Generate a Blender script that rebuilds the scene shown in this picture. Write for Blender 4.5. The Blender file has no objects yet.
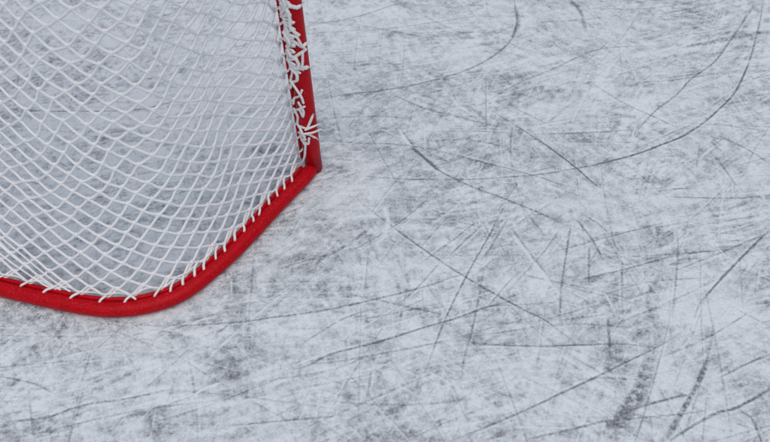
import bpy, math, random
import numpy as np
from mathutils import Vector

# ------------------------------------------------------------------ camera
sc = bpy.context.scene
C = sc.collection
cam_d = bpy.data.cameras.new('camera')
cam = bpy.data.objects.new('camera', cam_d)
C.objects.link(cam)
cam.location = (0, 0, 1.75)
cam.rotation_euler = (math.radians(90 - 52), 0, 0)
cam_d.sensor_width = 36
cam_d.lens = 36 * 742 / 770
cam_d.clip_start = 0.05
cam_d.clip_end = 500
cam_d.dof.use_dof = True
cam_d.dof.focus_distance = 2.2
cam_d.dof.aperture_fstop = 3.0
sc.camera = cam

# ------------------------------------------------------------------ world, sun, exposure
world = bpy.data.worlds.new('World')
sc.world = world
world.use_nodes = True
wn = world.node_tree.nodes
sky = wn.new('ShaderNodeTexSky')
sky.sky_type = 'NISHITA'
sky.sun_disc = False
SUN_EL, SUN_AZ = 72.0, 165.0
sky.sun_elevation = math.radians(SUN_EL)
sky.sun_rotation = math.radians(SUN_AZ)
sky.air_density = 1.0
sky.dust_density = 5.0
sky.ozone_density = 1.0
wn['Background'].inputs[1].default_value = 0.078
world.node_tree.links.new(sky.outputs[0], wn['Background'].inputs[0])
sun_d = bpy.data.lights.new('sun', 'SUN')
sun_d.energy = 1.05
sun_d.angle = math.radians(80)
sun_d.color = (1.0, 0.965, 0.92)
sun = bpy.data.objects.new('sun', sun_d)
C.objects.link(sun)
a, e = math.radians(SUN_AZ), math.radians(SUN_EL)
sdir = Vector((math.sin(a) * math.cos(e), math.cos(a) * math.cos(e), math.sin(e)))
sun.rotation_euler = (-sdir).to_track_quat('-Z', 'Y').to_euler()
sun.location = (0, 0, 6)
sc.view_settings.view_transform = 'Standard'
sc.view_settings.look = 'None'
sc.view_settings.exposure = 0.04
sc.view_settings.gamma = 1.0
sc.view_settings.use_curve_mapping = False

rng = np.random.default_rng(11)
random.seed(5)

# ------------------------------------------------------------------ helpers
def new_mat(name):
    m = bpy.data.materials.new(name)
    m.use_nodes = True
    return m, m.node_tree.nodes, m.node_tree.links, m.node_tree.nodes['Principled BSDF']

def node(nt, kind, **kw):
    n = nt.new(kind)
    for k, v in kw.items():
        if isinstance(k, str) and k.startswith('in_'):
            n.inputs[int(k[3:])].default_value = v
        else:
            setattr(n, k, v)
    return n

class MB:
    """collects tubes and blobs, links them as one mesh object"""
    def __init__(s):
        s.v, s.f, s.n = [], [], 0
    def add(s, v, f):
        s.v.append(np.asarray(v, float)); s.f.append(np.asarray(f, int) + s.n); s.n += len(v)
    def tube(s, pts, r, sides=8, flat=1.0, cap=True, closed=False, nrm=None):
        p = np.asarray(pts, float); n = len(p)
        if n < 2: return
        r = np.broadcast_to(np.asarray(r, float), (n,)).copy()
        t = np.gradient(p, axis=0) if not closed else np.roll(p, -1, 0) - np.roll(p, 1, 0)
        t /= np.linalg.norm(t, axis=1)[:, None] + 1e-12
        up = np.array([0, 0, 1.0]) if abs(t[0][2]) < .9 else np.array([1.0, 0, 0])
        u = np.cross(t[0], up); u /= np.linalg.norm(u)
        U = np.zeros_like(p)
        for i in range(n):
            u = u - t[i] * (u @ t[i]); u /= np.linalg.norm(u) + 1e-12
            U[i] = u
        if nrm is not None:
            U = np.cross(np.broadcast_to(nrm, t.shape), t); U /= np.linalg.norm(U, axis=1)[:, None] + 1e-9
        W = np.cross(t, U)
        an = np.linspace(0, 2 * math.pi, sides, endpoint=False)
        ca, sa = np.cos(an), np.sin(an)
        P, RR, UU, WW = p, r, U, W
        if cap and not closed:      # rounded ends
            a0 = p[0] - t[0] * r[0] * .55; a1 = p[-1] + t[-1] * r[-1] * .55
            P = np.vstack([a0, p, a1]); RR = np.concatenate([[r[0] * .6], r, [r[-1] * .6]])
            UU = np.vstack([U[0], U, U[-1]]); WW = np.vstack([W[0], W, W[-1]])
        m = len(P)
        V = P[:, None] + RR[:, None, None] * (ca[None, :, None] * UU[:, None] + flat * sa[None, :, None] * WW[:, None])
        V = V.reshape(-1, 3)
        i = np.arange(m if closed else m - 1)[:, None]; j = np.arange(sides)[None]
        j2 = (j + 1) % sides; i2 = (i + 1) % m
        F = np.stack([i * sides + j, i * sides + j2, i2 * sides + j2, i2 * sides + j], -1).reshape(-1, 4)
        if not closed:
            V = np.vstack([V, P[0], P[-1]])
            b = m * sides
            k = np.arange(sides); k2 = (k + 1) % sides
            F0 = np.stack([k2, k, np.full(sides, b), np.full(sides, b)], 1)
            e0 = (m - 1) * sides
            F1 = np.stack([e0 + k, e0 + k2, np.full(sides, b + 1), np.full(sides, b + 1)], 1)
            s.tris = True
            s.add(V, F); s.f.append(F0 + s.n - len(V)); s.f.append(F1 + s.n - len(V))
        else:
            s.add(V, F)
    def blob(s, c, r, ax=(1, 1, 1), seg=6, rings=3, jit=0.0):
        vs = [[0, 0, 1]]
        for i in range(1, rings + 1):
            th = math.pi * i / (rings + 1)
            for j in range(seg):
                ph = 2 * math.pi * j / seg
                vs.append([math.sin(th) * math.cos(ph), math.sin(th) * math.sin(ph), math.cos(th)])
        vs.append([0, 0, -1])
        v = np.array(vs) * (1 + jit * rng.standard_normal((len(vs), 1)))
        f = []
        for j in range(seg):
            j2 = (j + 1) % seg
            f.append([0, 1 + j, 1 + j2, 1 + j2])
            for i in range(rings - 1):
                q = 1 + i * seg
                f.append([q + j, q + seg + j, q + seg + j2, q + j2])
            q = 1 + (rings - 1) * seg
            f.append([q + j, len(vs) - 1, q + j2, q + j2])
        s.add(v * r * np.array(ax) + np.asarray(c), f)
    def build(s, name, mat, parent=None, smooth=True):
        V = np.vstack(s.v); F = np.vstack(s.f)
        me = bpy.data.meshes.new(name)
        tri = (F[:, 2] == F[:, 3])
        tot = np.where(tri, 3, 4)
        starts = np.concatenate([[0], np.cumsum(tot)[:-1]])
        mask = np.ones(F.shape, bool); mask[tri, 3] = False
        loops = F[mask]
        me.vertices.add(len(V)); me.vertices.foreach_set('co', V.astype(np.float32).ravel())
        me.loops.add(len(loops)); me.loops.foreach_set('vertex_index', loops.astype(np.int32))
        me.polygons.add(len(F)); me.polygons.foreach_set('loop_start', starts.astype(np.int32))
        me.polygons.foreach_set('loop_total', tot.astype(np.int32))
        me.polygons.foreach_set('use_smooth', np.full(len(F), smooth))
        me.update(calc_edges=True); me.validate()
        me.materials.append(mat)
        o = bpy.data.objects.new(name, me); C.objects.link(o)
        if parent: o.parent = parent
        return o

TAB = rng.random((512, 512)).astype(np.float32)
def vnoise(x, y, ox=0, oy=0):
    """value noise on arbitrary points, 0..1"""
    x = x + ox; y = y + oy
    xi = np.floor(x).astype(int); yi = np.floor(y).astype(int)
    fx = x - xi; fy = y - yi
    fx = fx * fx * (3 - 2 * fx); fy = fy * fy * (3 - 2 * fy)
    x0 = xi & 511; x1 = (xi + 1) & 511; y0 = yi & 511; y1 = (yi + 1) & 511
    return (TAB[x0, y0] * (1 - fx) + TAB[x1, y0] * fx) * (1 - fy) + (TAB[x0, y1] * (1 - fx) + TAB[x1, y1] * fx) * fy
def fbm(x, y, o=4, g=.55, seed=0):
    s = 0; a = 1; t = 0
    for i in range(o):
        if i: x, y = .80 * x - .60 * y, .60 * x + .80 * y      # turned each octave so no grid shows
        s = s + a * vnoise(x * 2 ** i, y * 2 ** i, 17.3 * i + seed * 7.7, 31.1 * i + seed * 3.1); t += a; a *= g
    return s / t
def sstep(a, b, x):
    t = np.clip((x - a) / (b - a), 0, 1)
    return t * t * (3 - 2 * t)
def smooth_curve(pts, n):
    """Catmull-Rom through pts, resampled to n points of equal arc length"""
    p = np.asarray(pts, float)
    q = np.vstack([2 * p[0] - p[1], p, 2 * p[-1] - p[-2]])
    out = []
    for i in range(len(p) - 1):
        a, b, c, d = q[i:i + 4]
        for t in np.linspace(0, 1, 24, endpoint=False):
            out.append(.5 * (2 * b + (c - a) * t + (2 * a - 5 * b + 4 * c - d) * t * t + (3 * b - a - 3 * c + d) * t ** 3))
    out.append(p[-1]); out = np.array(out)
    L = np.concatenate([[0], np.cumsum(np.linalg.norm(np.diff(out, axis=0), axis=1))])
    s = np.linspace(0, L[-1], n)
    return np.stack([np.interp(s, L, out[:, k]) for k in range(p.shape[1])], 1)

# ------------------------------------------------------------------ ice: how bare or snow-covered each spot is
# skate cuts and snow ridges as lines on the ice, metres: (points, width mm, strength (negative = pushed-up snow), broken-ness)
MARKS = [
 ([(0.503,2.461),(0.504,2.360),(0.487,2.275),(0.451,2.194),(0.379,2.115),(0.298,2.055),(0.219,2.015),(0.140,1.986),(0.063,1.960),(-0.035,1.939),(-0.142,1.922),(-0.227,1.899)],6.1,0.60,0.30),
 ([(0.503,2.423),(0.504,2.323),(0.476,2.240)],13.3,0.30,0.60),
 ([(-0.287,2.311),(-0.182,2.330),(-0.075,2.373),(0.019,2.423),(0.093,2.452)],4.6,0.50,0.40),
 ([(-0.144,2.320),(0.034,2.269),(0.171,2.228),(0.262,2.199)],3.7,0.45,0.60),
 ([(-0.247,2.137),(-0.106,2.154)],3.3,0.45,0.30),
 ([(0.031,1.919),(0.136,1.854),(0.239,1.816),(0.340,1.778),(0.421,1.754)],3.7,0.60,0.30),
 ([(0.038,1.932),(0.143,1.867),(0.246,1.828)],4.1,-0.50,0.30),
 ([(0.283,1.840),(0.374,1.909),(0.467,1.981),(0.549,2.028),(0.630,2.076),(0.731,2.142),(0.805,2.171),(0.910,2.182),(0.969,2.182)],4.6,0.50,0.50),
 ([(0.347,1.854),(0.424,1.782),(0.495,1.713),(0.532,1.672),(0.591,1.602),(0.659,1.507),(0.696,1.473)],3.9,0.60,0.30),
 ([(0.495,1.713),(0.532,1.672),(0.591,1.602),(0.659,1.507)],5.8,0.75,0.15),
 ([(0.050,1.763),(0.075,1.713),(0.094,1.677),(0.128,1.624),(0.165,1.576),(0.222,1.534),(0.288,1.493),(0.362,1.457),(0.468,1.398),(0.534,1.356),(0.566,1.348)],4.4,0.75,0.20),
 ([(0.088,1.672),(0.128,1.624),(0.165,1.580)],9.0,0.75,0.30),
 ([(0.046,1.750),(0.069,1.699),(0.081,1.672)],8.5,-0.70,0.20),
 ([(-0.186,1.699),(-0.075,1.690),(0.029,1.686),(0.130,1.668),(0.228,1.637),(0.325,1.602),(0.420,1.568),(0.486,1.542),(0.548,1.513),(0.640,1.485)],3.5,0.55,0.30),
 ([(0.229,1.645),(0.326,1.611),(0.421,1.576)],3.2,-0.50,0.30),
 ([(-0.120,1.555),(-0.022,1.542),(0.075,1.534),(0.172,1.534),(0.272,1.534),(0.370,1.542),(0.488,1.555),(0.658,1.593),(0.798,1.637),(0.895,1.681),(0.969,1.717)],3.2,0.55,0.30),
 ([(0.658,1.593),(0.798,1.637),(0.895,1.681),(0.969,1.717),(1.043,1.768),(1.124,1.840),(1.218,1.942),(1.303,2.082)],6.3,0.80,0.25),
 ([(1.218,1.942),(1.303,2.082),(1.376,2.231),(1.435,2.360),(1.472,2.461)],4.8,0.55,0.35),
 ([(-0.073,1.437),(-0.015,1.383),(0.044,1.326),(0.116,1.260),(0.202,1.187),(0.302,1.113),(0.383,1.058),(0.434,1.027),(0.504,0.957)],4.3,0.75,0.20),
 ([(0.306,1.371),(0.244,1.304),(0.188,1.243)],5.0,0.55,0.40),
 ([(0.279,1.371),(0.190,1.289),(0.097,1.211)],3.5,0.50,0.40),
 ([(0.373,1.383),(0.323,1.297),(0.275,1.218)],4.1,0.50,0.35),
 ([(0.358,1.417),(0.310,1.319),(0.255,1.218),(0.194,1.097),(0.150,0.996),(0.103,0.872)],3.9,0.65,0.30),
 ([(0.365,1.341),(0.418,1.232),(0.459,1.156),(0.491,1.103)],6.9,-0.80,0.10),
 ([(0.375,1.345),(0.427,1.236),(0.468,1.160)],3.5,0.50,0.30),
 ([(0.158,1.218),(0.098,1.140),(0.036,1.074)],3.4,0.45,0.40),
 ([(0.520,1.341),(0.465,1.260),(0.398,1.183),(0.318,1.090)],4.6,0.45,0.60),
 ([(0.632,1.286),(0.588,1.218)],3.5,0.40,0.30),
 ([(1.281,2.049),(1.115,2.028),(0.969,2.007)],5.7,0.40,0.50),
 ([(0.690,1.919),(0.626,1.797)],5.4,-0.50,0.30),
 ([(0.827,1.797),(0.695,1.659)],4.6,-0.40,0.40),
 ([(0.141,1.465),(0.036,1.356),(-0.101,1.253)],3.6,0.50,0.40),
 ([(0.150,1.453),(0.045,1.345),(-0.092,1.239)],3.9,-0.50,0.30),
 ([(-0.021,1.371),(-0.111,1.278),(-0.243,1.201)],8.8,0.45,0.80),
 ([(-0.677,1.011),(-0.534,1.011),(-0.392,1.021),(-0.320,1.033),(-0.232,1.046),(-0.124,1.068),(-0.028,1.093),(0.112,1.135),(0.201,1.170),(0.291,1.197)],3.3,0.65,0.35),
 ([(-0.257,0.878),(-0.205,0.889),(-0.142,0.924),(-0.019,0.960),(0.108,1.005),(0.193,1.033),(0.280,1.068),(0.359,1.090)],4.3,0.75,0.25),
 ([(-0.246,0.887),(-0.142,0.933),(-0.093,0.951)],3.9,-0.60,0.30),
 ([(-0.185,0.898),(-0.117,0.904),(-0.018,0.924),(0.106,0.951),(0.189,0.967)],2.9,0.50,0.40),
 ([(0.189,0.972),(0.239,0.957),(0.304,0.951),(0.410,0.948),(0.508,0.951),(0.633,0.954),(0.713,0.942)],3.4,0.60,0.35),
 ([(0.240,0.978),(0.316,0.990),(0.418,1.008)],3.2,0.50,0.50),
 ([(-0.114,1.113),(-0.028,1.093),(0.066,1.068),(0.169,1.042)],3.0,0.50,0.40),
 ([(0.282,1.194),(0.257,1.087),(0.234,0.999),(0.206,0.907),(0.194,0.844)],5.4,0.50,0.70),
 ([(0.378,1.183),(0.339,1.140),(0.280,1.068)],3.9,0.50,0.40),
 ([(-0.034,0.881),(-0.045,0.803)],7.7,0.40,0.60),
 ([(0.158,0.689),(0.246,0.724),(0.363,0.774),(0.446,0.814),(0.531,0.853),(0.622,0.898),(0.713,0.942),(0.789,0.984)],3.6,0.75,0.25),
 ([(0.353,0.696),(0.431,0.712),(0.510,0.732),(0.544,0.740)],4.9,0.70,0.40),
 ([(0.627,0.773),(0.694,0.793),(0.762,0.811)],5.0,0.80,0.20),
 ([(0.693,0.691),(0.774,0.736),(0.827,0.761),(0.878,0.775),(0.933,0.801),(0.979,0.825)],6.0,0.80,0.40),
 ([(0.852,0.853),(0.946,0.898),(1.010,0.922)],4.2,0.60,0.30),
 ([(0.843,0.907),(0.808,0.853),(0.777,0.810),(0.744,0.769),(0.698,0.712),(0.670,0.686)],10.5,0.62,0.55),
 ([(0.800,1.180),(0.754,1.126),(0.735,1.077),(0.724,1.017),(0.700,0.942),(0.685,0.889),(0.643,0.810),(0.595,0.761),(0.561,0.712)],31.6,0.46,0.50),
 ([(0.650,0.822),(0.604,0.769),(0.554,0.704)],34.9,0.25,0.70),
 ([(1.143,1.337),(1.056,1.260),(0.958,1.170),(0.868,1.081)],4.3,0.85,0.10),
 ([(0.868,1.081),(0.839,1.033)],3.3,0.40,0.50),
 ([(0.475,1.250),(0.588,1.286),(0.707,1.324),(0.843,1.365)],2.9,0.45,0.40),
 ([(0.512,1.150),(0.660,1.187),(0.834,1.239),(0.964,1.260)],3.1,0.50,0.40),
 ([(0.822,1.187),(0.960,1.246),(1.139,1.326)],2.9,0.40,0.40),
 ([(0.553,1.352),(0.524,1.246),(0.492,1.126),(0.474,1.027)],4.8,0.55,0.40),
 ([(0.594,1.268),(0.572,1.140)],5.1,0.55,0.30),
 ([(0.575,1.371),(0.608,1.300),(0.627,1.228)],7.0,0.65,0.40),
 ([(0.869,1.348),(0.850,1.257),(0.810,1.126),(0.776,1.017)],4.0,0.40,0.50),
 ([(0.606,1.036),(0.591,0.924)],8.0,0.50,0.50),
 ([(0.680,1.218),(0.655,1.090),(0.642,0.996)],5.5,0.40,0.60),
 ([(0.415,1.211),(0.486,1.107)],5.6,-0.60,0.20),
 ([(0.608,1.123),(0.630,1.046)],6.1,-0.70,0.20),
 ([(0.477,1.027),(0.608,1.046)],3.0,0.45,0.30),
 ([(0.838,1.754),(0.914,1.840),(1.009,1.924),(1.082,2.007),(1.183,2.093),(1.275,2.214),(1.350,2.317),(1.424,2.423)],6.8,0.60,0.40),
 ([(0.725,1.981),(0.817,1.879),(0.907,1.811),(0.986,1.747)],3.7,0.55,0.30),
 ([(0.734,1.991),(0.826,1.889),(0.896,1.835)],3.8,-0.50,0.30),
 ([(0.507,1.731),(0.684,1.740),(0.842,1.754)],3.6,0.50,0.40),
 ([(0.565,1.695),(0.829,1.695)],3.3,0.35,0.40),
 ([(0.847,1.981),(1.002,1.996),(1.132,2.023),(1.278,2.038)],3.9,0.45,0.50),
 ([(0.799,2.410),(0.956,2.404),(1.091,2.423),(1.248,2.461)],4.6,0.45,0.40),
 ([(1.052,2.373),(1.184,2.410),(1.334,2.461)],4.6,0.50,0.40),
 ([(1.115,2.182),(1.226,2.211),(1.353,2.246),(1.440,2.269)],16.7,0.60,0.50),
 ([(0.726,2.461),(0.752,2.385),(0.752,2.269)],11.5,0.40,0.60),
 ([(0.866,1.461),(1.067,1.457),(1.185,1.469)],4.0,0.55,0.30),
 ([(0.883,1.493),(0.952,1.497)],6.8,0.60,0.30),
 ([(1.101,1.722),(1.176,1.659),(1.217,1.611)],5.2,0.65,0.50),
 ([(1.064,1.624),(1.092,1.509)],4.1,0.60,0.40),
 ([(-0.991,0.861),(-0.938,0.850),(-0.889,0.837),(-0.833,0.810)],3.1,0.65,0.20),
 ([(-0.951,0.737),(-0.839,0.750),(-0.755,0.782),(-0.641,0.801),(-0.535,0.828)],4.0,0.60,0.40),
 ([(-0.406,0.727),(-0.291,0.737),(-0.215,0.745),(-0.099,0.755)],2.7,0.50,0.40),
 ([(-0.503,0.776),(-0.470,0.820),(-0.417,0.844)],7.6,-0.80,0.30),
 ([(-0.850,0.913),(-0.705,0.954)],5.3,-0.60,0.40),
 ([(-1.308,1.854),(-1.151,1.840),(-0.864,1.845),(-0.703,1.894)],4.8,0.75,0.35),
 ([(-0.703,1.894),(-0.534,1.909),(-0.293,1.914)],3.8,0.40,0.50),
 ([(0.884,0.769),(0.909,0.745),(0.915,0.686)],4.9,0.65,0.30),
 ([(-0.158,1.218),(-0.232,1.123)],3.7,-0.50,0.40),
 ([(0.341,1.333),(0.446,1.225)],4.1,-0.50,0.30),
 ([(-0.003,1.429),(0.009,1.352),(-0.015,1.297)],11.9,-0.50,0.40),
 ([(0.816,1.589),(0.860,1.530)],3.2,0.30,0.30),
 ([(0.557,1.593),(0.458,1.563)],3.2,0.40,0.30),
 ([(0.939,1.352),(1.129,1.390)],3.0,0.40,0.40),
 ([(1.273,1.745),(1.132,1.773)],3.3,0.35,0.40),
 ([(-0.936,0.689),(-0.799,0.722),(-0.612,0.769),(-0.416,0.795)],3.0,0.40,0.60),
 ([(-0.225,0.951),(-0.109,1.033),(0.014,1.074)],3.5,0.40,0.60),
 ([(-0.345,0.842),(-0.142,0.878),(-0.013,0.936)],3.1,0.40,0.60),
 ([(0.553,1.090),(0.745,1.150),(0.947,1.166)],2.8,0.40,0.50),
 ([(0.408,0.836),(0.552,0.856),(0.654,0.850)],4.1,0.40,0.60),
 ([(0.196,2.049),(0.054,2.082),(-0.161,2.071)],4.3,0.35,0.60),
 ([(0.437,1.659),(0.278,1.704),(0.147,1.699)],5.2,0.35,0.70),
 ([(0.664,1.315),(0.641,1.352),(0.589,1.402)],3.9,0.40,0.40),
 ([(0.557,0.742),(0.734,0.758),(0.838,0.774)],3.2,0.45,0.50),
]
PATCHES = [
 (0.847,2.104,0.090,0.017,0.50),(0.963,2.060,0.050,0.016,0.60),(1.317,2.171,0.037,0.028,0.50),(1.338,2.240,0.097,0.029,0.50),(0.801,1.333,0.053,0.034,0.75),(0.845,1.530,0.069,0.017,0.50),(0.499,1.637,0.071,0.026,0.50),(0.446,1.745,0.053,0.037,0.45),(0.057,1.547,0.028,0.038,0.45),(0.049,1.736,0.026,0.023,0.50),(-0.197,2.076,0.054,0.033,0.40),(0.000,2.023,0.028,0.021,0.60),(-0.138,1.909,0.103,0.025,0.50),(0.444,2.217,0.055,0.029,0.45),(0.909,0.761,0.030,0.016,0.70),(0.570,0.732,0.037,0.023,0.60),(0.814,0.999,0.016,0.015,0.80),(0.776,1.225,0.032,0.025,0.60),(-0.148,0.996,0.040,0.015,0.40),(-0.370,0.990,0.029,0.037,0.55),(-0.422,0.884,0.057,0.040,0.55),(0.614,0.884,0.062,0.074,0.69),(0.533,0.892,0.026,0.023,0.40),(0.534,0.755,0.065,0.026,0.40),(-0.557,0.742,0.124,0.036,0.35),(0.037,0.712,0.098,0.020,0.40),(-0.331,0.951,0.066,0.042,0.30),(-0.588,0.774,0.055,0.032,0.50),(-0.904,1.011,0.121,0.037,0.50),(-0.634,1.011,0.162,0.015,0.55),(-0.659,0.872,0.026,0.023,0.50),(0.000,0.699,0.110,0.020,0.50),(0.276,0.782,0.045,0.013,0.50),(0.291,0.809,0.056,0.014,0.50),(0.217,0.836,0.036,0.017,0.40),(0.164,0.806,0.023,0.016,0.50),(-0.088,0.803,0.035,0.016,0.50),(0.025,0.774,0.025,0.016,0.50),(-0.981,1.090,0.111,0.049,0.40),(-0.266,1.530,0.063,0.050,0.30),(-0.196,1.390,0.036,0.069,0.35),(-0.244,1.225,0.063,0.035,0.40),(0.429,0.717,0.074,0.020,0.50),(0.592,1.002,0.032,0.015,0.40),(0.552,1.008,0.022,0.012,0.50),(1.105,1.218,0.023,0.028,0.60),(1.068,1.602,0.038,0.022,0.50),(1.019,1.659,0.026,0.040,0.45),(0.891,1.970,0.087,0.016,0.45),(1.006,1.869,0.068,0.049,0.35),(1.242,1.919,0.069,0.071,0.35),(0.796,1.845,0.061,0.034,0.45),(0.671,0.996,0.027,0.037,0.35),(1.212,2.398,0.115,0.031,0.35),(0.664,2.336,0.076,0.061,0.30),(0.463,0.951,0.032,0.015,0.40),(-1.343,2.076,0.029,0.044,0.50),(-1.189,2.104,0.036,0.022,0.80),(-1.035,2.060,0.036,0.032,0.70),(-0.990,1.672,0.026,0.027,0.70),(-0.421,1.659,0.032,0.027,0.50),(-0.983,1.297,0.117,0.110,0.20),(-0.566,1.449,0.061,0.048,0.25),(-0.892,2.336,0.152,0.049,0.30),(-0.266,1.140,0.028,0.013,0.50),(-0.187,1.130,0.022,0.013,0.50),(-0.170,1.183,0.057,0.014,0.50),(-0.863,0.691,0.146,0.025,0.40),(-0.751,0.729,0.099,0.026,0.35),(-0.560,1.615,0.038,0.022,0.40),(-0.889,2.131,0.036,0.028,0.60),(-0.683,2.336,0.046,0.037,0.40),(-0.617,2.263,0.037,0.036,0.50),(-0.712,2.049,0.036,0.021,0.60),(-1.234,2.336,0.152,0.073,-0.50),(-1.017,2.217,0.052,0.058,-0.80),(0.342,2.104,0.216,0.066,-0.40),(0.593,1.845,0.136,0.058,-0.40),(0.186,1.208,0.114,0.069,-0.35),(0.870,1.090,0.166,0.097,-0.45),(0.962,1.027,0.108,0.078,-0.50),(0.756,0.850,0.056,0.039,-0.60),(0.533,1.429,0.183,0.031,-0.40),(0.842,1.449,0.184,0.024,-0.40),(0.298,0.878,0.155,0.034,-0.30),(0.093,0.966,0.080,0.030,-0.30),(-0.107,1.449,0.122,0.079,-0.30),(-0.513,1.750,0.132,0.093,-0.50),(-0.538,1.944,0.208,0.102,-0.50),(-0.616,0.729,0.030,0.015,-0.60),(-0.868,0.836,0.031,0.011,-0.40),(-0.572,0.822,0.076,0.022,-0.30),(0.825,0.729,0.044,0.031,-0.40),(-1.218,1.894,0.034,0.030,-0.30),(0.583,1.027,0.038,0.025,-0.40),(-0.209,2.336,0.228,0.061,-0.20),(-0.779,1.173,0.042,0.020,-0.60),(0.247,2.336,0.190,0.061,-0.35),(0.503,1.225,0.086,0.070,-0.30),(0.892,2.336,0.114,0.037,-0.30),(-1.021,1.797,0.201,0.057,-0.45),
]


def bareness(x, y):
    lf = fbm(x * 2.6, y * 2.6, 3, .5, 1)
    mf = fbm(x * 9, y * 11, 4, .6, 2)
    st = 0; wh = 0
    qx = x + .05 * (vnoise(x * 5, y * 5, 61, 2) - .5); qy = y + .05 * (vnoise(x * 5, y * 5, 91, 12) - .5)
    for k, (an, L, W, w) in enumerate([(3, .16, .010, 1.0), (20, .12, .008, .8), (-38, .11, .008, .8), (62, .10, .008, .75), (12, .07, .005, .9), (-14, .14, .012, .7), (42, .09, .007, .8), (96, .11, .009, .6), (-62, .09, .008, .6)]):
        c, s_ = math.cos(math.radians(an)), math.sin(math.radians(an))
        n = vnoise((qx * c + qy * s_) / L, (-qx * s_ + qy * c) / W, k * 13.7, k * 5.1)
        m = sstep(.40, .66, vnoise(x * 3.7, y * 3.7, k * 21, 40 + k))
        st = st + w * m * (n - .5)
        wh = np.maximum(wh, m * sstep(.78, .97, vnoise((qx * c + qy * s_) / (L * 1.3), (-qx * s_ + qy * c) / (W * .7), k * 3.7, 70 + k * 5.1)))
    gr = fbm(x * 80, y * 95, 3, .8, 3)
    gr2 = fbm(x * 34, y * 40, 3, .65, 5)
    lowl = sstep(-.7, .9, -x + (1.45 - y) * 1.3)        # the ice behind the goal is scuffed more evenly
    dens = .28 * (lf - .5) + .42 * (mf - .5) + .32 * st + .07 * lowl
    act = sstep(-.22, .25, dens)
    b = .240 + .85 * dens + (.42 + .62 * act) * (.62 * (gr - .5) + .75 * (gr2 - .5))
    b = b - .11 * (1 - sstep(-.5, -.25, x)) * sstep(1.1, 1.3, y)  # snowier inside the goal, also coloured lighter to offset the net's shade
    b = b + .10 * (fbm(x * 4.5, y * 6, 3, .6, 77) - .5)
    b = b * (1 - .5 * wh)
    return np.clip(b, 0, 1)

XA = np.arange(-1.62, 1.6201, .0028); YA = np.arange(.60, 2.56, .0028)
def grow(a0, sgn, far):
    r = []; d = .006; v = a0
    while abs(v) < far:
        v += sgn * d; r.append(v); d = min(d * 1.16, 4)
    return r
XS = np.array(grow(XA[0], -1, 70)[::-1] + list(XA) + grow(XA[-1], 1, 70))
YS = np.array(grow(YA[0], -1, 70)[::-1] + list(YA) + grow(YA[-1], 1, 70))
GX, GY = np.meshgrid(XS, YS)
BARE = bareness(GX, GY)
RIDGE = np.zeros_like(BARE)

for X, Y, RX, RY, d in PATCHES:
    i0, i1 = np.searchsorted(XS, [X - 1.8 * RX, X + 1.8 * RX]); j0, j1 = np.searchsorted(YS, [Y - 1.8 * RY, Y + 1.8 * RY])
    x = GX[j0:j1, i0:i1]; y = GY[j0:j1, i0:i1]
    wx = .45 * (fbm(x * 14, y * 14, 3, .6, 8) - .5); 
    q = np.hypot((x - X) / RX, (y - Y) / RY) + wx * 2
    f = 1 - sstep(.35, 1.35, q)
    br = fbm(x * 55, y * 75, 3, .7, 9)
    if d > 0:
        BARE[j0:j1, i0:i1] += (.48 if d < .7 else .75) * d * f * sstep(.30, .72, br)
    else:
        BARE[j0:j1, i0:i1] *= 1 - np.clip(-d * 1.2 * f, 0, .9)

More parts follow.
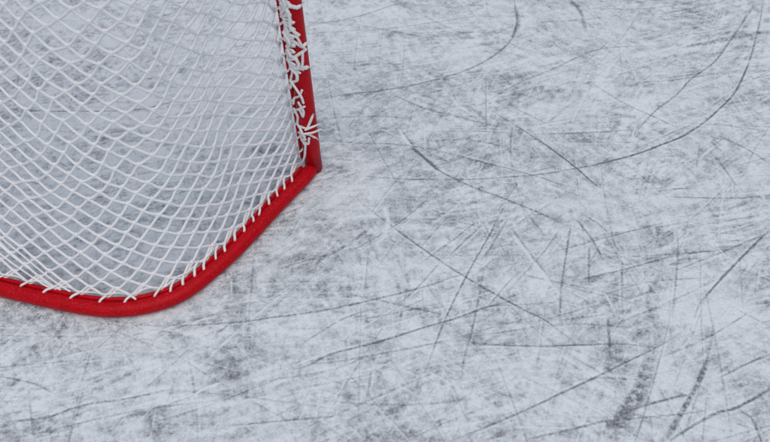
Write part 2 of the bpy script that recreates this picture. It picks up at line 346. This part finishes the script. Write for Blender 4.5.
def stroke(pts, w_mm, d, brk, seed):
    p = smooth_curve(pts, 60) if len(pts) > 2 else np.linspace(pts[0], pts[1], 30)
    w = w_mm / 1000 * .5
    pad = w * 3 + .004
    L = np.concatenate([[0], np.cumsum(np.linalg.norm(np.diff(p, axis=0), axis=1))])
    LT = L[-1]
    for a in range(0, len(p) - 1, 3):
        b = min(a + 3, len(p) - 1)
        lo = p[a:b + 1].min(0) - pad; hi = p[a:b + 1].max(0) + pad
        i0, i1 = np.searchsorted(XS, [lo[0], hi[0]]); j0, j1 = np.searchsorted(YS, [lo[1], hi[1]])
        if i1 <= i0 or j1 <= j0: continue
        x = GX[j0:j1, i0:i1]; y = GY[j0:j1, i0:i1]
        best = np.full(x.shape, 9.0); arc = np.zeros_like(x); side = np.zeros_like(x)
        for k in range(a, b):
            v = p[k + 1] - p[k]; l = v @ v
            if l < 1e-12: continue
            t = ((x - p[k, 0]) * v[0] + (y - p[k, 1]) * v[1]) / l
            tc = np.clip(t, 0, 1)
            dx = x - p[k, 0] - tc * v[0]; dy = y - p[k, 1] - tc * v[1]
            dd = np.hypot(dx, dy)
            dd = np.where(((t < 0) & (k > 0) & (k == a)) | ((t > 1) & (k == b - 1) & (b < len(p) - 1)), 9, dd)
            m = dd < best
            best = np.where(m, dd, best); arc = np.where(m, L[k] + tc * math.sqrt(l), arc)
            side = np.where(m, v[0] * dy - v[1] * dx, side)
        ends = sstep(0, .18, arc / LT) * sstep(0, .18, 1 - arc / LT) * .75 + .25
        if d > 0 and w_mm > 5: ends = np.sqrt(ends)
        ww = w * (.7 + .7 * vnoise(arc * 14, arc * 0, seed * 3.3, 2)) * (.6 + .4 * ends)
        n1 = vnoise(arc * 26, side * 0 + best * 60, seed * 1.7, 5); n2 = vnoise(x * 170, y * 210, seed, 3)
        keep = 1 - brk * sstep(.35, .7, n1 * .6 + n2 * .5)
        edge = .0020 if w_mm < 9 else .0022 + w * .7
        gn = vnoise(x * 120, y * 150, seed * 2.1, 8); f = (1 - sstep(0, 1, (best - ww * .6) / edge)) * ends * keep * (1 - .4 * sstep(.35, .75, gn))
        if w_mm > 15: f = f * sstep(.18, .80, fbm(x * 60, y * 80, 3, .7, 12))
        B = BARE[j0:j1, i0:i1]
        if d > 0:
            B += np.clip(.95 * d * f, 0, 1) * (1.0 - .5 * np.clip(B, 0, 1))
            rr = (1 - sstep(0, .0035, np.abs(best - ww - .004))) * keep * ends * sstep(.4, .7, vnoise(arc * 9, arc * 0, seed, 9))
            B *= 1 - .55 * rr * (np.sign(side) == (1 if seed % 2 else -1))
        else:
            B *= 1 - np.clip(-d * 1.25 * f, 0, .95)
            RIDGE[j0:j1, i0:i1] = np.maximum(RIDGE[j0:j1, i0:i1], -d * f)

rs = random.Random(3)
for k in range(2700):           # the faint, older cuts all over the sheet
    x, y = rs.uniform(-1.9, 1.9), rs.uniform(.4, 2.9)
    an = rs.choice([rs.gauss(8, 14), rs.gauss(8, 14), rs.gauss(50, 18), rs.gauss(95, 18), rs.gauss(-35, 14), rs.uniform(0, 180)])
    an = math.radians(an); ln = rs.uniform(.06, .5) ; cv = rs.gauss(0, .5)
    pts = []
    for q in range(7):
        pts.append((x, y)); x += math.cos(an) * ln / 6; y += math.sin(an) * ln / 6; an += cv * ln / 6
    light = rs.random() < .42
    stroke(pts, rs.choice([1, 1, 1.5, 2, 2.5, 5]) if not light else rs.choice([1, 1.5, 2, 3, 6]), -rs.uniform(.3, .8) if light else rs.uniform(.14, .46), rs.uniform(.25, .8), k + 100)
for k, (pts, w, d, b) in enumerate(MARKS):
    stroke(pts, w * 1.1, d * 1.12, b * .9, k)
BARE = np.clip(BARE, 0, 1)

nx, ny = len(XS), len(YS)
Z = -.0012 * BARE + .0016 * RIDGE + .0012 * (fbm(GX * 30, GY * 30, 2, .5, 20) - .5)
Z[(np.abs(GX) > 3) | (GY > 4) | (GY < -2)] = 0
co = np.stack([GX, GY, Z], -1).reshape(-1, 3).astype(np.float32)
i = np.arange(nx - 1)[None]; j = np.arange(ny - 1)[:, None]
F = np.stack([j * nx + i, j * nx + i + 1, (j + 1) * nx + i + 1, (j + 1) * nx + i], -1).reshape(-1)
me = bpy.data.meshes.new('ice')
me.vertices.add(nx * ny); me.vertices.foreach_set('co', co.ravel())
me.loops.add(len(F)); me.loops.foreach_set('vertex_index', F.astype(np.int32))
nf = len(F) // 4
me.polygons.add(nf); me.polygons.foreach_set('loop_start', (np.arange(nf) * 4).astype(np.int32))
me.polygons.foreach_set('loop_total', np.full(nf, 4, np.int32)); me.polygons.foreach_set('use_smooth', np.ones(nf, bool))
me.update(calc_edges=True)
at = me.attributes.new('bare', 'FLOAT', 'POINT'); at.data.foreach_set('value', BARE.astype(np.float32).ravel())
ice = bpy.data.objects.new('ice', me); C.objects.link(ice); ice['kind'] = 'structure'
print('ice verts', nx * ny)

m, N, Lk, B = new_mat('scraped_snowy_ice')
geo = node(N, 'ShaderNodeNewGeometry')
att = node(N, 'ShaderNodeAttribute', attribute_name='bare')
n1 = node(N, 'ShaderNodeTexNoise'); n1.inputs['Scale'].default_value = 1; n1.inputs['Detail'].default_value = 5; n1.inputs['Roughness'].default_value = .7
n2 = node(N, 'ShaderNodeTexNoise'); n2.inputs['Scale'].default_value = 1.0; n2.inputs['Detail'].default_value = 3
mp = node(N, 'ShaderNodeMapping'); mp.inputs['Scale'].default_value = (60, 170, 1); mp.inputs['Rotation'].default_value = (0, 0, math.radians(-6))
mp1 = node(N, 'ShaderNodeMapping'); mp1.inputs['Scale'].default_value = (150, 170, 1); Lk.new(geo.outputs['Position'], mp1.inputs['Vector']); Lk.new(mp1.outputs[0], n1.inputs['Vector']); Lk.new(geo.outputs['Position'], mp.inputs['Vector']); Lk.new(mp.outputs[0], n2.inputs['Vector'])
def mth(op, a, b=None, c=None):
    q = node(N, 'ShaderNodeMath', operation=op)
    for k, v in enumerate((a, b, c)):
        if v is None: continue
        if isinstance(v, (int, float)): q.inputs[k].default_value = v
        else: Lk.new(v, q.inputs[k])
    return q.outputs[0]
gran = mth('MULTIPLY', mth('SUBTRACT', n1.outputs['Fac'], .5), 2.0)
strk = mth('MULTIPLY', mth('SUBTRACT', n2.outputs['Fac'], .5), .45)
amp = mth('MULTIPLY_ADD', att.outputs['Fac'], 0.85, .30)
val = mth('ADD', att.outputs['Fac'], mth('MULTIPLY', mth('ADD', gran, strk), amp))
rmp = node(N, 'ShaderNodeValToRGB')
cr = rmp.color_ramp
cr.elements[0].position = -0.0; cr.elements[0].color = (.735, .812, .866, 1)
cr.elements[1].position = 1.0; cr.elements[1].color = (.14, .165, .195, 1)
e2 = cr.elements.new(.35); e2.color = (.492, .552, .600, 1)
e3 = cr.elements.new(.7); e3.color = (.265, .293, .33, 1)
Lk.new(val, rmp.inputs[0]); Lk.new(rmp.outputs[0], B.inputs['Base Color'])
rr = node(N, 'ShaderNodeMapRange'); rr.inputs['To Min'].default_value = .85; rr.inputs['To Max'].default_value = .30
Lk.new(val, rr.inputs['Value']); Lk.new(rr.outputs[0], B.inputs['Roughness'])
B.inputs['Specular IOR Level'].default_value = .35
bp = node(N, 'ShaderNodeBump'); bp.inputs['Strength'].default_value = .55; bp.inputs['Distance'].default_value = .003
hh = mth('SUBTRACT', mth('MULTIPLY', n1.outputs['Fac'], .8), att.outputs['Fac'])
Lk.new(hh, bp.inputs['Height']); Lk.new(bp.outputs[0], B.inputs['Normal'])
me.materials.append(m)

# ------------------------------------------------------------------ goal materials
red, N, Lk, B = new_mat('red_enamel_paint')
geo = node(N, 'ShaderNodeNewGeometry')
na = node(N, 'ShaderNodeTexNoise'); na.inputs['Scale'].default_value = 30; na.inputs['Detail'].default_value = 5
nb = node(N, 'ShaderNodeTexNoise'); nb.inputs['Scale'].default_value = 420; nb.inputs['Detail'].default_value = 2
Lk.new(geo.outputs['Position'], na.inputs['Vector']); Lk.new(geo.outputs['Position'], nb.inputs['Vector'])
ra = node(N, 'ShaderNodeValToRGB'); ra.color_ramp.elements[0].color = (.40, .0008, .006, 1); ra.color_ramp.elements[1].color = (.50, .0015, .009, 1)
ra.color_ramp.elements[0].position = .3; ra.color_ramp.elements[1].position = .7
Lk.new(na.outputs['Fac'], ra.inputs[0])
fr = node(N, 'ShaderNodeMapRange'); fr.inputs['From Min'].default_value = .66; fr.inputs['From Max'].default_value = .74
Lk.new(nb.outputs['Fac'], fr.inputs['Value'])
fm = node(N, 'ShaderNodeMath', operation='MULTIPLY'); fm.inputs[1].default_value = .32; Lk.new(fr.outputs[0], fm.inputs[0])
mx = node(N, 'ShaderNodeMixRGB'); mx.inputs['Color2'].default_value = (.75, .6, .64, 1)
nc = node(N, 'ShaderNodeTexNoise'); nc.inputs['Scale'].default_value = 55; nc.inputs['Detail'].default_value = 6; nc.inputs['Roughness'].default_value = .75
mpc = node(N, 'ShaderNodeMapping'); mpc.inputs['Location'].default_value = (3.1, 1.7, .4); Lk.new(geo.outputs['Position'], mpc.inputs['Vector']); Lk.new(mpc.outputs[0], nc.inputs['Vector'])
fc = node(N, 'ShaderNodeMapRange'); fc.inputs['From Min'].default_value = .655; fc.inputs['From Max'].default_value = .70; fc.inputs['To Max'].default_value = .75; Lk.new(nc.outputs['Fac'], fc.inputs['Value'])
mc = node(N, 'ShaderNodeMixRGB'); mc.inputs['Color2'].default_value = (.06, .006, .008, 1); Lk.new(fc.outputs[0], mc.inputs['Fac']); Lk.new(ra.outputs[0], mc.inputs['Color1'])
Lk.new(fm.outputs[0], mx.inputs['Fac']); Lk.new(mc.outputs[0], mx.inputs['Color1']); Lk.new(mx.outputs[0], B.inputs['Base Color'])
B.inputs['Roughness'].default_value = .42; B.inputs['Specular IOR Level'].default_value = .12
bp = node(N, 'ShaderNodeBump'); bp.inputs['Strength'].default_value = .15; bp.inputs['Distance'].default_value = .001
Lk.new(na.outputs['Fac'], bp.inputs['Height']); Lk.new(bp.outputs[0], B.inputs['Normal'])

def twine(name, col, sc_):
    mt, N, Lk, B = new_mat(name)
    geo = node(N, 'ShaderNodeNewGeometry')
    nz = node(N, 'ShaderNodeTexNoise'); nz.inputs['Scale'].default_value = sc_; nz.inputs['Detail'].default_value = 3
    Lk.new(geo.outputs['Position'], nz.inputs['Vector'])
    r = node(N, 'ShaderNodeValToRGB')
    r.color_ramp.elements[0].position = .3; r.color_ramp.elements[0].color = tuple(c * .82 for c in col) + (1,)
    r.color_ramp.elements[1].position = .7; r.color_ramp.elements[1].color = col + (1,)
    Lk.new(nz.outputs['Fac'], r.inputs[0]); Lk.new(r.outputs[0], B.inputs['Base Color'])
    B.inputs['Roughness'].default_value = .8
    b = node(N, 'ShaderNodeBump'); b.inputs['Strength'].default_value = .4; b.inputs['Distance'].default_value = .001
    Lk.new(nz.outputs['Fac'], b.inputs['Height']); Lk.new(b.outputs[0], B.inputs['Normal'])
    return mt
net_mat = twine('white_net_twine', (.88, .91, .95), 500)
lace_mat = twine('white_lacing_cord', (.86, .87, .88), 700)

# ------------------------------------------------------------------ hockey goal (local: x along the goal line, -y behind the goal)
goal = bpy.data.objects.new('hockey_goal', None); C.objects.link(goal)
goal.location = (-1.07997, 1.88308, 0); goal.rotation_euler = (0, 0, math.radians(-21.695))
goal['label'] = 'red tubular ice hockey goal with white diamond mesh net standing on the scraped ice'
goal['category'] = 'hockey goal'
PX, PR, PH, BR, PY = .907, .0265, 1.22, .0220, .034
LEAN = .019          # the old posts lean in a little
def px_(z): return PX - LEAN * z
half = [(.912, -.03), (.910, -.005), (.906, .03), (.897, .072), (.877, .167), (.857, .276), (.840, .358), (.819, .430), (.796, .495), (.766, .551), (.713, .603), (.646, .643), (.570, .668), (.483, .684), (.393, .697), (.301, .708), (.15, .716), (0, .718)]
full = half + [(-x, y) for x, y in half[-2::-1]]
base2 = smooth_curve(full[1:-1], 801)
def inward(c, d):
    t = np.gradient(c, axis=0); t /= np.linalg.norm(t, axis=1)[:, None]
    n = np.stack([t[:, 1], -t[:, 0]], 1)
    n *= np.sign((n * (np.array([0, .25]) - c)).sum(1))[:, None]
    return c + n * d
def L3(c, z): return np.stack([c[:, 0], -c[:, 1], np.broadcast_to(z, (len(c),))], 1)
b = MB(); b.tube(L3(base2[::4], BR + .0005), BR, 28); base_pipe = b.build('base_pipe', red, goal)
rod2 = inward(base2, BR + .0012)
b = MB(); b.tube(L3(rod2[4:-4:4], .037), .0060, 10); b.build('lacing_rod', red, base_pipe)
for s in (1, -1):
    b = MB()
    b.tube([(s * px_(z), PY, z) for z in np.linspace(.001, PH - PR, 12)], PR, 36, cap=False)
    post = b.build('post', red, goal)
    b = MB(); b.tube([(s * (px_(z) - PR - .004), PY - .012, z) for z in np.linspace(.05, PH - .07, 10)], .0055, 10); b.build('lacing_rod', red, post)
b = MB(); xs = np.linspace(-px_(PH), px_(PH), 40); b.tube([(x, PY, PH - PR + .004) for x in xs], PR, 36); b.build('crossbar', red, goal)
th = [(.912, -.022), (.905, .10), (.875, .20), (.82, .275), (.74, .315), (.62, .33), (.3, .335), (0, .335)]
th = [(x * .970, y) for x, y in th]
top2 = smooth_curve(th + [(-x, y) for x, y in th[-2::-1]], 801)
b = MB(); b.tube(L3(top2[::5], PH - PR - .01), .012, 14); b.build('top_shelf_bar', red, goal)

# ------------------------------------------------------------------ net: a diamond lattice hung on the surface between base rod and top shelf
net2 = inward(base2, BR + .004)
NI = np.linspace(0, 1, 801)
A2, B2 = net2.copy(), top2.copy()
A2[0] = (PX - .035, -.022)
w0 = np.clip(1 - NI / .03, 0, 1)[:, None]; 
def at(c, u): return np.array([np.interp(u, NI, c[:, 0]), np.interp(u, NI, c[:, 1])])
def rise(t): return t
def surf(u, t):
    a_ = at(A2, u); b_ = at(B2, u)
    e = min(u, 1 - u)
    k = e / .10
    k = 1 if k > 1 else k * k * (3 - 2 * k)
    xin = (1 - k) * .036
    p = a_ * (1 - t) + b_ * t
    p[0] -= math.copysign(xin * t ** .3, p[0]) if t > 0 else 0
    cen = np.array([0, .2]); v = cen - p; v /= np.linalg.norm(v)
    sag = SAG * math.sin(math.pi * min(t, 1) ** .8) * k
    # loose folds that run up the side
    fold = .006 * math.sin(u * 95 + 3 * t) * k * math.sin(math.pi * t) + .010 * math.sin(u * 41 - 4 * t) * k * math.sin(math.pi * t)
    p = p + v * (sag + fold)
    z = .040 + (PH - PR - .05) * t - .02 * math.sin(math.pi * t)
    return np.array([p[0], -p[1], z])
SAG = .07
HC, KC = 72, 43
tk = [0.0]; d = .0250
for k in range(KC): tk.append(tk[-1] + d); d = min(.0290, .0250 + .00035 * k)
tk = np.array(tk) / tk[-1]
r2 = random.Random(8)
def warp(u, t, h, k):
    env = math.sin(math.pi * min(max(t, 0), 1)) ** .5 if 0 < t < 1 else 0
    du = (.0035 * (vnoise(np.array(u * 14.), np.array(t * 5.), 3, 7) - .5) * 2 + r2.gauss(0, .0012)) * env
    dt = (.012 * (vnoise(np.array(u * 9.), np.array(t * 6.), 13, 27) - .5) * 2 + r2.gauss(0, .0030)) * env
    return float(min(max(u + du, 0), 1)), float(t + dt)
def ulat(x):
    e = min(x, 1 - x); v = e - .28 * e * math.exp(-e / .07)
    return v if x < .5 else 1 - v
nodes = {}
for h in range(HC + 1):
    for k in range(KC + 1):
        if (h + k) % 2: continue
        u, t = ulat(h / HC), tk[k]
        u, t = warp(u, t, h, k) if 0 < h < HC else (u, t)
        nodes[h, k] = (u, t)
net = MB()
def string(seq, r=.0039):
    pts = []
    for q in range(len(seq) - 1):
        (u0, t0), (u1, t1) = nodes[seq[q]], nodes[seq[q + 1]]
        for w in (0, .14, .5, .86):
            s = w + .035 * math.sin(2 * math.pi * w)
            P = surf(u0 + (u1 - u0) * s, t0 + (t1 - t0) * w)
            P[2] -= .0022 * math.sin(math.pi * w)
            pts.append(P)
    pts.append(surf(*nodes[seq[-1]]))
    pts = np.array(pts)
    pts[:, 1] += np.random.default_rng(len(pts)).normal(0, .0003, len(pts))
    net.tube(pts, r, 6)
for sgn in (1, -1):
    seen = set()
    for (h, k) in list(nodes):
        if (h - sgn, k - 1) in nodes: continue
        seq = [(h, k)]
        while (seq[-1][0] + sgn, seq[-1][1] + 1) in nodes: seq.append((seq[-1][0] + sgn, seq[-1][1] + 1))
        if len(seq) > 1: string(seq)
for (h, k), (u, t) in nodes.items():      # the knotless joints
    if 0 < k < KC:
        P = surf(u, t); Q = surf(u, t + .004)
        v = Q - P; v /= np.linalg.norm(v)
        net.tube([P - v * .0048, P, P + v * .0048], [.0043, .0053, .0043], 6)
# top panel, shelf bar to crossbar
def tops(u, t):
    b_ = at(B2, u); x = b_[0] * (1 - t) + (PX - .04) * (1 - 2 * u) * t
    return np.array([x, -(b_[1] * (1 - t)), PH - PR - .012 - .03 * math.sin(math.pi * t) + .004 * t])
KT = 12
for sgn in (1, -1):
    for h in range(-KT, HC + KT + 1):
        pts = []
        for k in np.arange(0, KT + .01, .5):
            hh_ = h + sgn * k
            if 0 <= hh_ <= HC: pts.append(tops(ulat(hh_ / HC), k / KT))
        if h % 2 == 0 and len(pts) > 2: net.tube(np.array(pts), .00235, 5)
for sd in (0, 1):              # gathered strands where the mesh is bunched down to the rod
    for q in range(3):
        pts = []
        for w in np.linspace(0, 1, 30):
            u_ = .400 - .085 * w ** .8 + .011 * q; t_ = .115 * (1 - w) ** 1.3 + .004 - .012 * q * (1 - w)
            pts.append(surf(u_ if sd == 0 else 1 - u_, max(t_, .002)) + np.array([0, -.003, .002 * math.sin(w * 9 + q)]))
        net.tube(pts, .0026, 6)
net.build('net', net_mat, goal)

# ------------------------------------------------------------------ lacing round the base rod
lac = MB()
rod = L3(inward(base2, BR + .0035), .037)
LEN = np.concatenate([[0], np.cumsum(np.linalg.norm(np.diff(rod, axis=0), axis=1))])
def rodp(s):
    P = np.array([np.interp(s, LEN, rod[:, k]) for k in range(3)])
    Q = np.array([np.interp(min(s + .004, LEN[-1]), LEN, rod[:, k]) for k in range(3)]) - np.array([np.interp(max(s - .004, 0), LEN, rod[:, k]) for k in range(3)])
    Q /= np.linalg.norm(Q); o = np.array([Q[1], -Q[0], 0])
    if (o[:2] @ (P[:2] - np.array([0, -.25]))) < 0: o = -o
    return P, Q, o            # point, along, outward
r3 = random.Random(21)
base_nodes = sorted([h for (h, k) in nodes if k == 0])
stitches = []
for h in base_nodes[1:-1]:
    u = nodes[h, 0][0]; near = min(u, 1 - u) < .20
    stitches.append((u, 1.0, h))
    if near: stitches.append((u + .5 * (nodes[h + 2, 0][0] - u) if h + 2 <= HC else u, .6, None))
for u, big, h in stitches:     # each stitch carries a mesh strand down over the rod and hooks back against the pipe
    side = 1 if u < .5 else -1
    s = float(np.interp(u, NI, LEN[np.linspace(0, len(LEN) - 1, 801).astype(int)]))
    P, Q, o = rodp(s)
    up = np.array([0, 0, 1.0]); fw = side * r3.uniform(.014, .022) * (1 if big == 1 else .8)
    top = surf(u - side * (.010 if big == 1 else .006), .022 if big == 1 else .013)
    pts = [top, top * .5 + (P - o * .004 + up * .010) * .5, P - o * .001 + up * .0115 + Q * fw * .15,
           P + o * r3.uniform(.007, .011) + up * .0105 + Q * fw * .8,
           P + o * r3.uniform(.012, .017) + up * .004 + Q * fw * 1.2, P + o * .011 - up * .006 + Q * fw * 1.25]
    lac.tube(smooth_curve(pts, 26), r3.uniform(.0033, .0041), 7)
    if r3.random() < .18:
        p2 = [P - o * .006 + up * .0105 + Q * fw * .9, P + o * .004 + up * .0135 + Q * fw * .3, P + o * .013 + up * .0085 - Q * fw * .2]
        lac.tube(smooth_curve(p2, 10), .0032, 7)
# running edge cord that ties the stitches together
pts = []
for s in np.arange(.02, LEN[-1] - .02, .008):
    P, Q, o = rodp(s)
    pts.append(P - o * (.006 + .004 * math.sin(s * 83)) + np.array([0, 0, .013 + .004 * math.sin(s * 61 + 1)]))
lac.tube(pts, .0030, 6)
lac.build('base_lacing', lace_mat, goal)

# ------------------------------------------------------------------ lacing on the posts, loose ends and knots (across mm, height mm)
LACE = [
 [(-29,676),(-11,665),(-2,653),(12,646),(19,645)],[(-26,658),(-11,639),(-9,616),(-11,592),(0,575),(9,565)],
 [(-19,675),(-16,657),(-23,638),(-30,624)],[(-14,634),(-24,611),(-21,587),(-18,568),(-13,549),(1,538),(13,524),(23,526)],
 [(-13,568),(3,560),(11,534),(18,520)],[(-31,570),(-18,543),(-26,519),(-20,499)],[(-29,509),(-16,491),(6,505),(22,510)],
 [(-24,492),(-8,491),(-2,470),(-9,457),(-24,466)],[(12,511),(9,482),(5,462)],[(-21,465),(-1,456),(20,450)],
 [(-25,452),(-11,437),(-13,416),(-28,397),(-35,377)],[(-32,408),(-16,381),(-7,358),(-4,336)],
 [(-3,379),(-13,355),(-28,339),(-33,317)],[(-18,334),(-7,302),(-11,280),(-17,307)],[(-2,324),(-23,304)],
 [(-27,230),(-4,231),(16,272)],[(-10,228),(16,236),(33,226)],[(-17,213),(9,217),(32,209)],[(-22,197),(-1,206),(15,187)],
 [(-26,177),(-7,169),(-2,194)],[(-15,171),(-23,112),(-37,65),(-53,54)],
 [(-30,640),(-22,600),(-28,560),(-22,520),(-30,480),(-22,440),(-32,400)],
 [(-33,300),(-26,270),(-30,240),(-20,215),(-26,190),(-18,165)],[(-24,222),(-14,200),(-22,180),(-12,192)],[(-30,205),(-15,190),(-24,168)]]
FAT = {0: 1.5, 1: 1.35, 3: 1.35, 6: 1.3, 7: 1.3, 9: 1.8, 10: 1.3, 15: 1.1}
def post_lace(sx, seed):
    lb = MB(); rr_ = random.Random(seed)
    # the side of the post the laces show on faces out from behind the goal
    ca_, sa_ = math.cos(math.radians(21.695)), math.sin(math.radians(21.695))
    tw = np.array([.147, -.989]); rt = np.array([.989, .147])      # world
    def loc(v): return np.array([v[0] * ca_ - v[1] * sa_, v[0] * sa_ + v[1] * ca_])
    twl, rtl = loc(tw), loc(rt)
    rag = []
    z = 1120
    while z > 435:                  # one long cord laced back and forth along the inner edge
        rag.append((rr_.uniform(-33, -27), z)); z -= rr_.uniform(5, 14)
        rag.append((rr_.uniform(-14, 2) if z > 420 else rr_.uniform(-20, -10), z)); z -= rr_.uniform(8, 20)
    for q, ln in enumerate(LACE + [rag] + [[(x, z + 640 + rr_.uniform(-20, 20)) for x, z in l] for l in LACE[4:15]]):
        if ln[0][1] > 1150 and ln is not rag: continue
        pts = []
        for k, (w, z) in enumerate(ln):
            wm = w / 1000; r = PR + .0035 + .0035 * (q % 3)
            dpt = math.sqrt(max(r * r - wm * wm, 0)) if abs(wm) < r * .93 else r * .36
            if wm < -.02: dpt = max(dpt, .016) * .9
            p = np.array([sx * px_(z / 1000), PY]) + rtl * wm * np.array([1, 1]) + twl * dpt
            if sx < 0: 
                p = np.array([-px_(z / 1000), PY]) + np.array([-rtl[0], rtl[1]]) * wm + np.array([-twl[0], twl[1]]) * dpt
            pts.append((p[0], p[1], z / 1000 - .026))
        if len(pts) == 2: pts = [pts[0], tuple((a + b) / 2 for a, b in zip(*pts)), pts[1]]
        fat = FAT.get(q, 1.0)
        cv = smooth_curve(pts, 7 * len(pts))
        lin = np.array(pts); ll = np.concatenate([[0], np.cumsum(np.linalg.norm(np.diff(lin, axis=0), axis=1))]); ls = np.linspace(0, ll[-1], len(cv))
        cv = .45 * cv + .55 * np.stack([np.interp(ls, ll, lin[:, k]) for k in range(3)], 1)      # stiff cord, kinked where it turns
        nn = np.array([twl[0] * sx, twl[1], .25]); nn /= np.linalg.norm(nn)
        lb.tube(cv, .0036 * fat * (1 + .12 * np.sin(ls * 900)), 8, flat=.38 if fat > 1 else .7, nrm=nn)
        if q in (0, 3, 9, 15, 16, 17, 18, 8):                # frayed end
            e0 = cv[-1]; dr = cv[-1] - cv[-5]; dr /= np.linalg.norm(dr) + 1e-9
            for w_ in range(5):
                d2 = dr + np.array([rr_.gauss(0, .4), rr_.gauss(0, .2), rr_.gauss(0, .4)])
                lb.tube([e0 - dr * .002, e0 + d2 * .004, e0 + d2 * .008 + nn * .001], [.0011, .0010, .0005], 5)
    # helix along the post rod
    hp = []
    for z in np.arange(.06, PH - .08, .003):
        a_ = z / .052 * 2 * math.pi + .8 * math.sin(z * 23)
        hp.append((sx * (px_(z) - PR - .004 + .010 * math.cos(a_)), PY - .012 + .011 * math.sin(a_), z))
    lb.tube(hp, .0033, 7)
    return lb.build('post_lacing', lace_mat, goal)
post_lace(1, 1); post_lace(-1, 2)

# ------------------------------------------------------------------ loose snow crumbs scraped up on the ice
cr_, N, Lk, B = new_mat('loose_snow')
B.inputs['Base Color'].default_value = (.80, .82, .87, 1); B.inputs['Roughness'].default_value = .9
crumbs = MB()
gp = np.array([[-1.07997, 1.88308]]); ca_, sa_ = math.cos(math.radians(-21.695)), math.sin(math.radians(-21.695))
outer = inward(base2, -(BR + .004)); inn = inward(base2, BR + .004)
rc = np.random.default_rng(4)
for k in range(5200):
    if k < 2600:
        x, y = rc.uniform(-1.7, 1.7), rc.uniform(.6, 2.7); r = abs(rc.normal(0, .0008)) + .0005
    else:
        c = (outer if k % 3 else inn)[rc.integers(0, 800)]
        d = abs(rc.normal(0, .016)) * (1 if k % 3 else -1)
        cc = c + (c - np.array([0, .25])) / np.linalg.norm(c - np.array([0, .25])) * d
        lx, ly = cc[0], -cc[1]
        x = gp[0, 0] + lx * ca_ - ly * sa_; y = gp[0, 1] + lx * sa_ + ly * ca_; r = abs(rc.normal(0, .0010)) + .0006
    crumbs.blob((x, y, r * .3), r, (rc.uniform(.8, 1.5), rc.uniform(.8, 1.5), .75), 5, 2, .12)
cro = crumbs.build('loose_snow', cr_); cro['kind'] = 'stuff'
cro['label'] = 'small crumbs of scraped snow scattered over the ice'; cro['category'] = 'snow'
print('done')
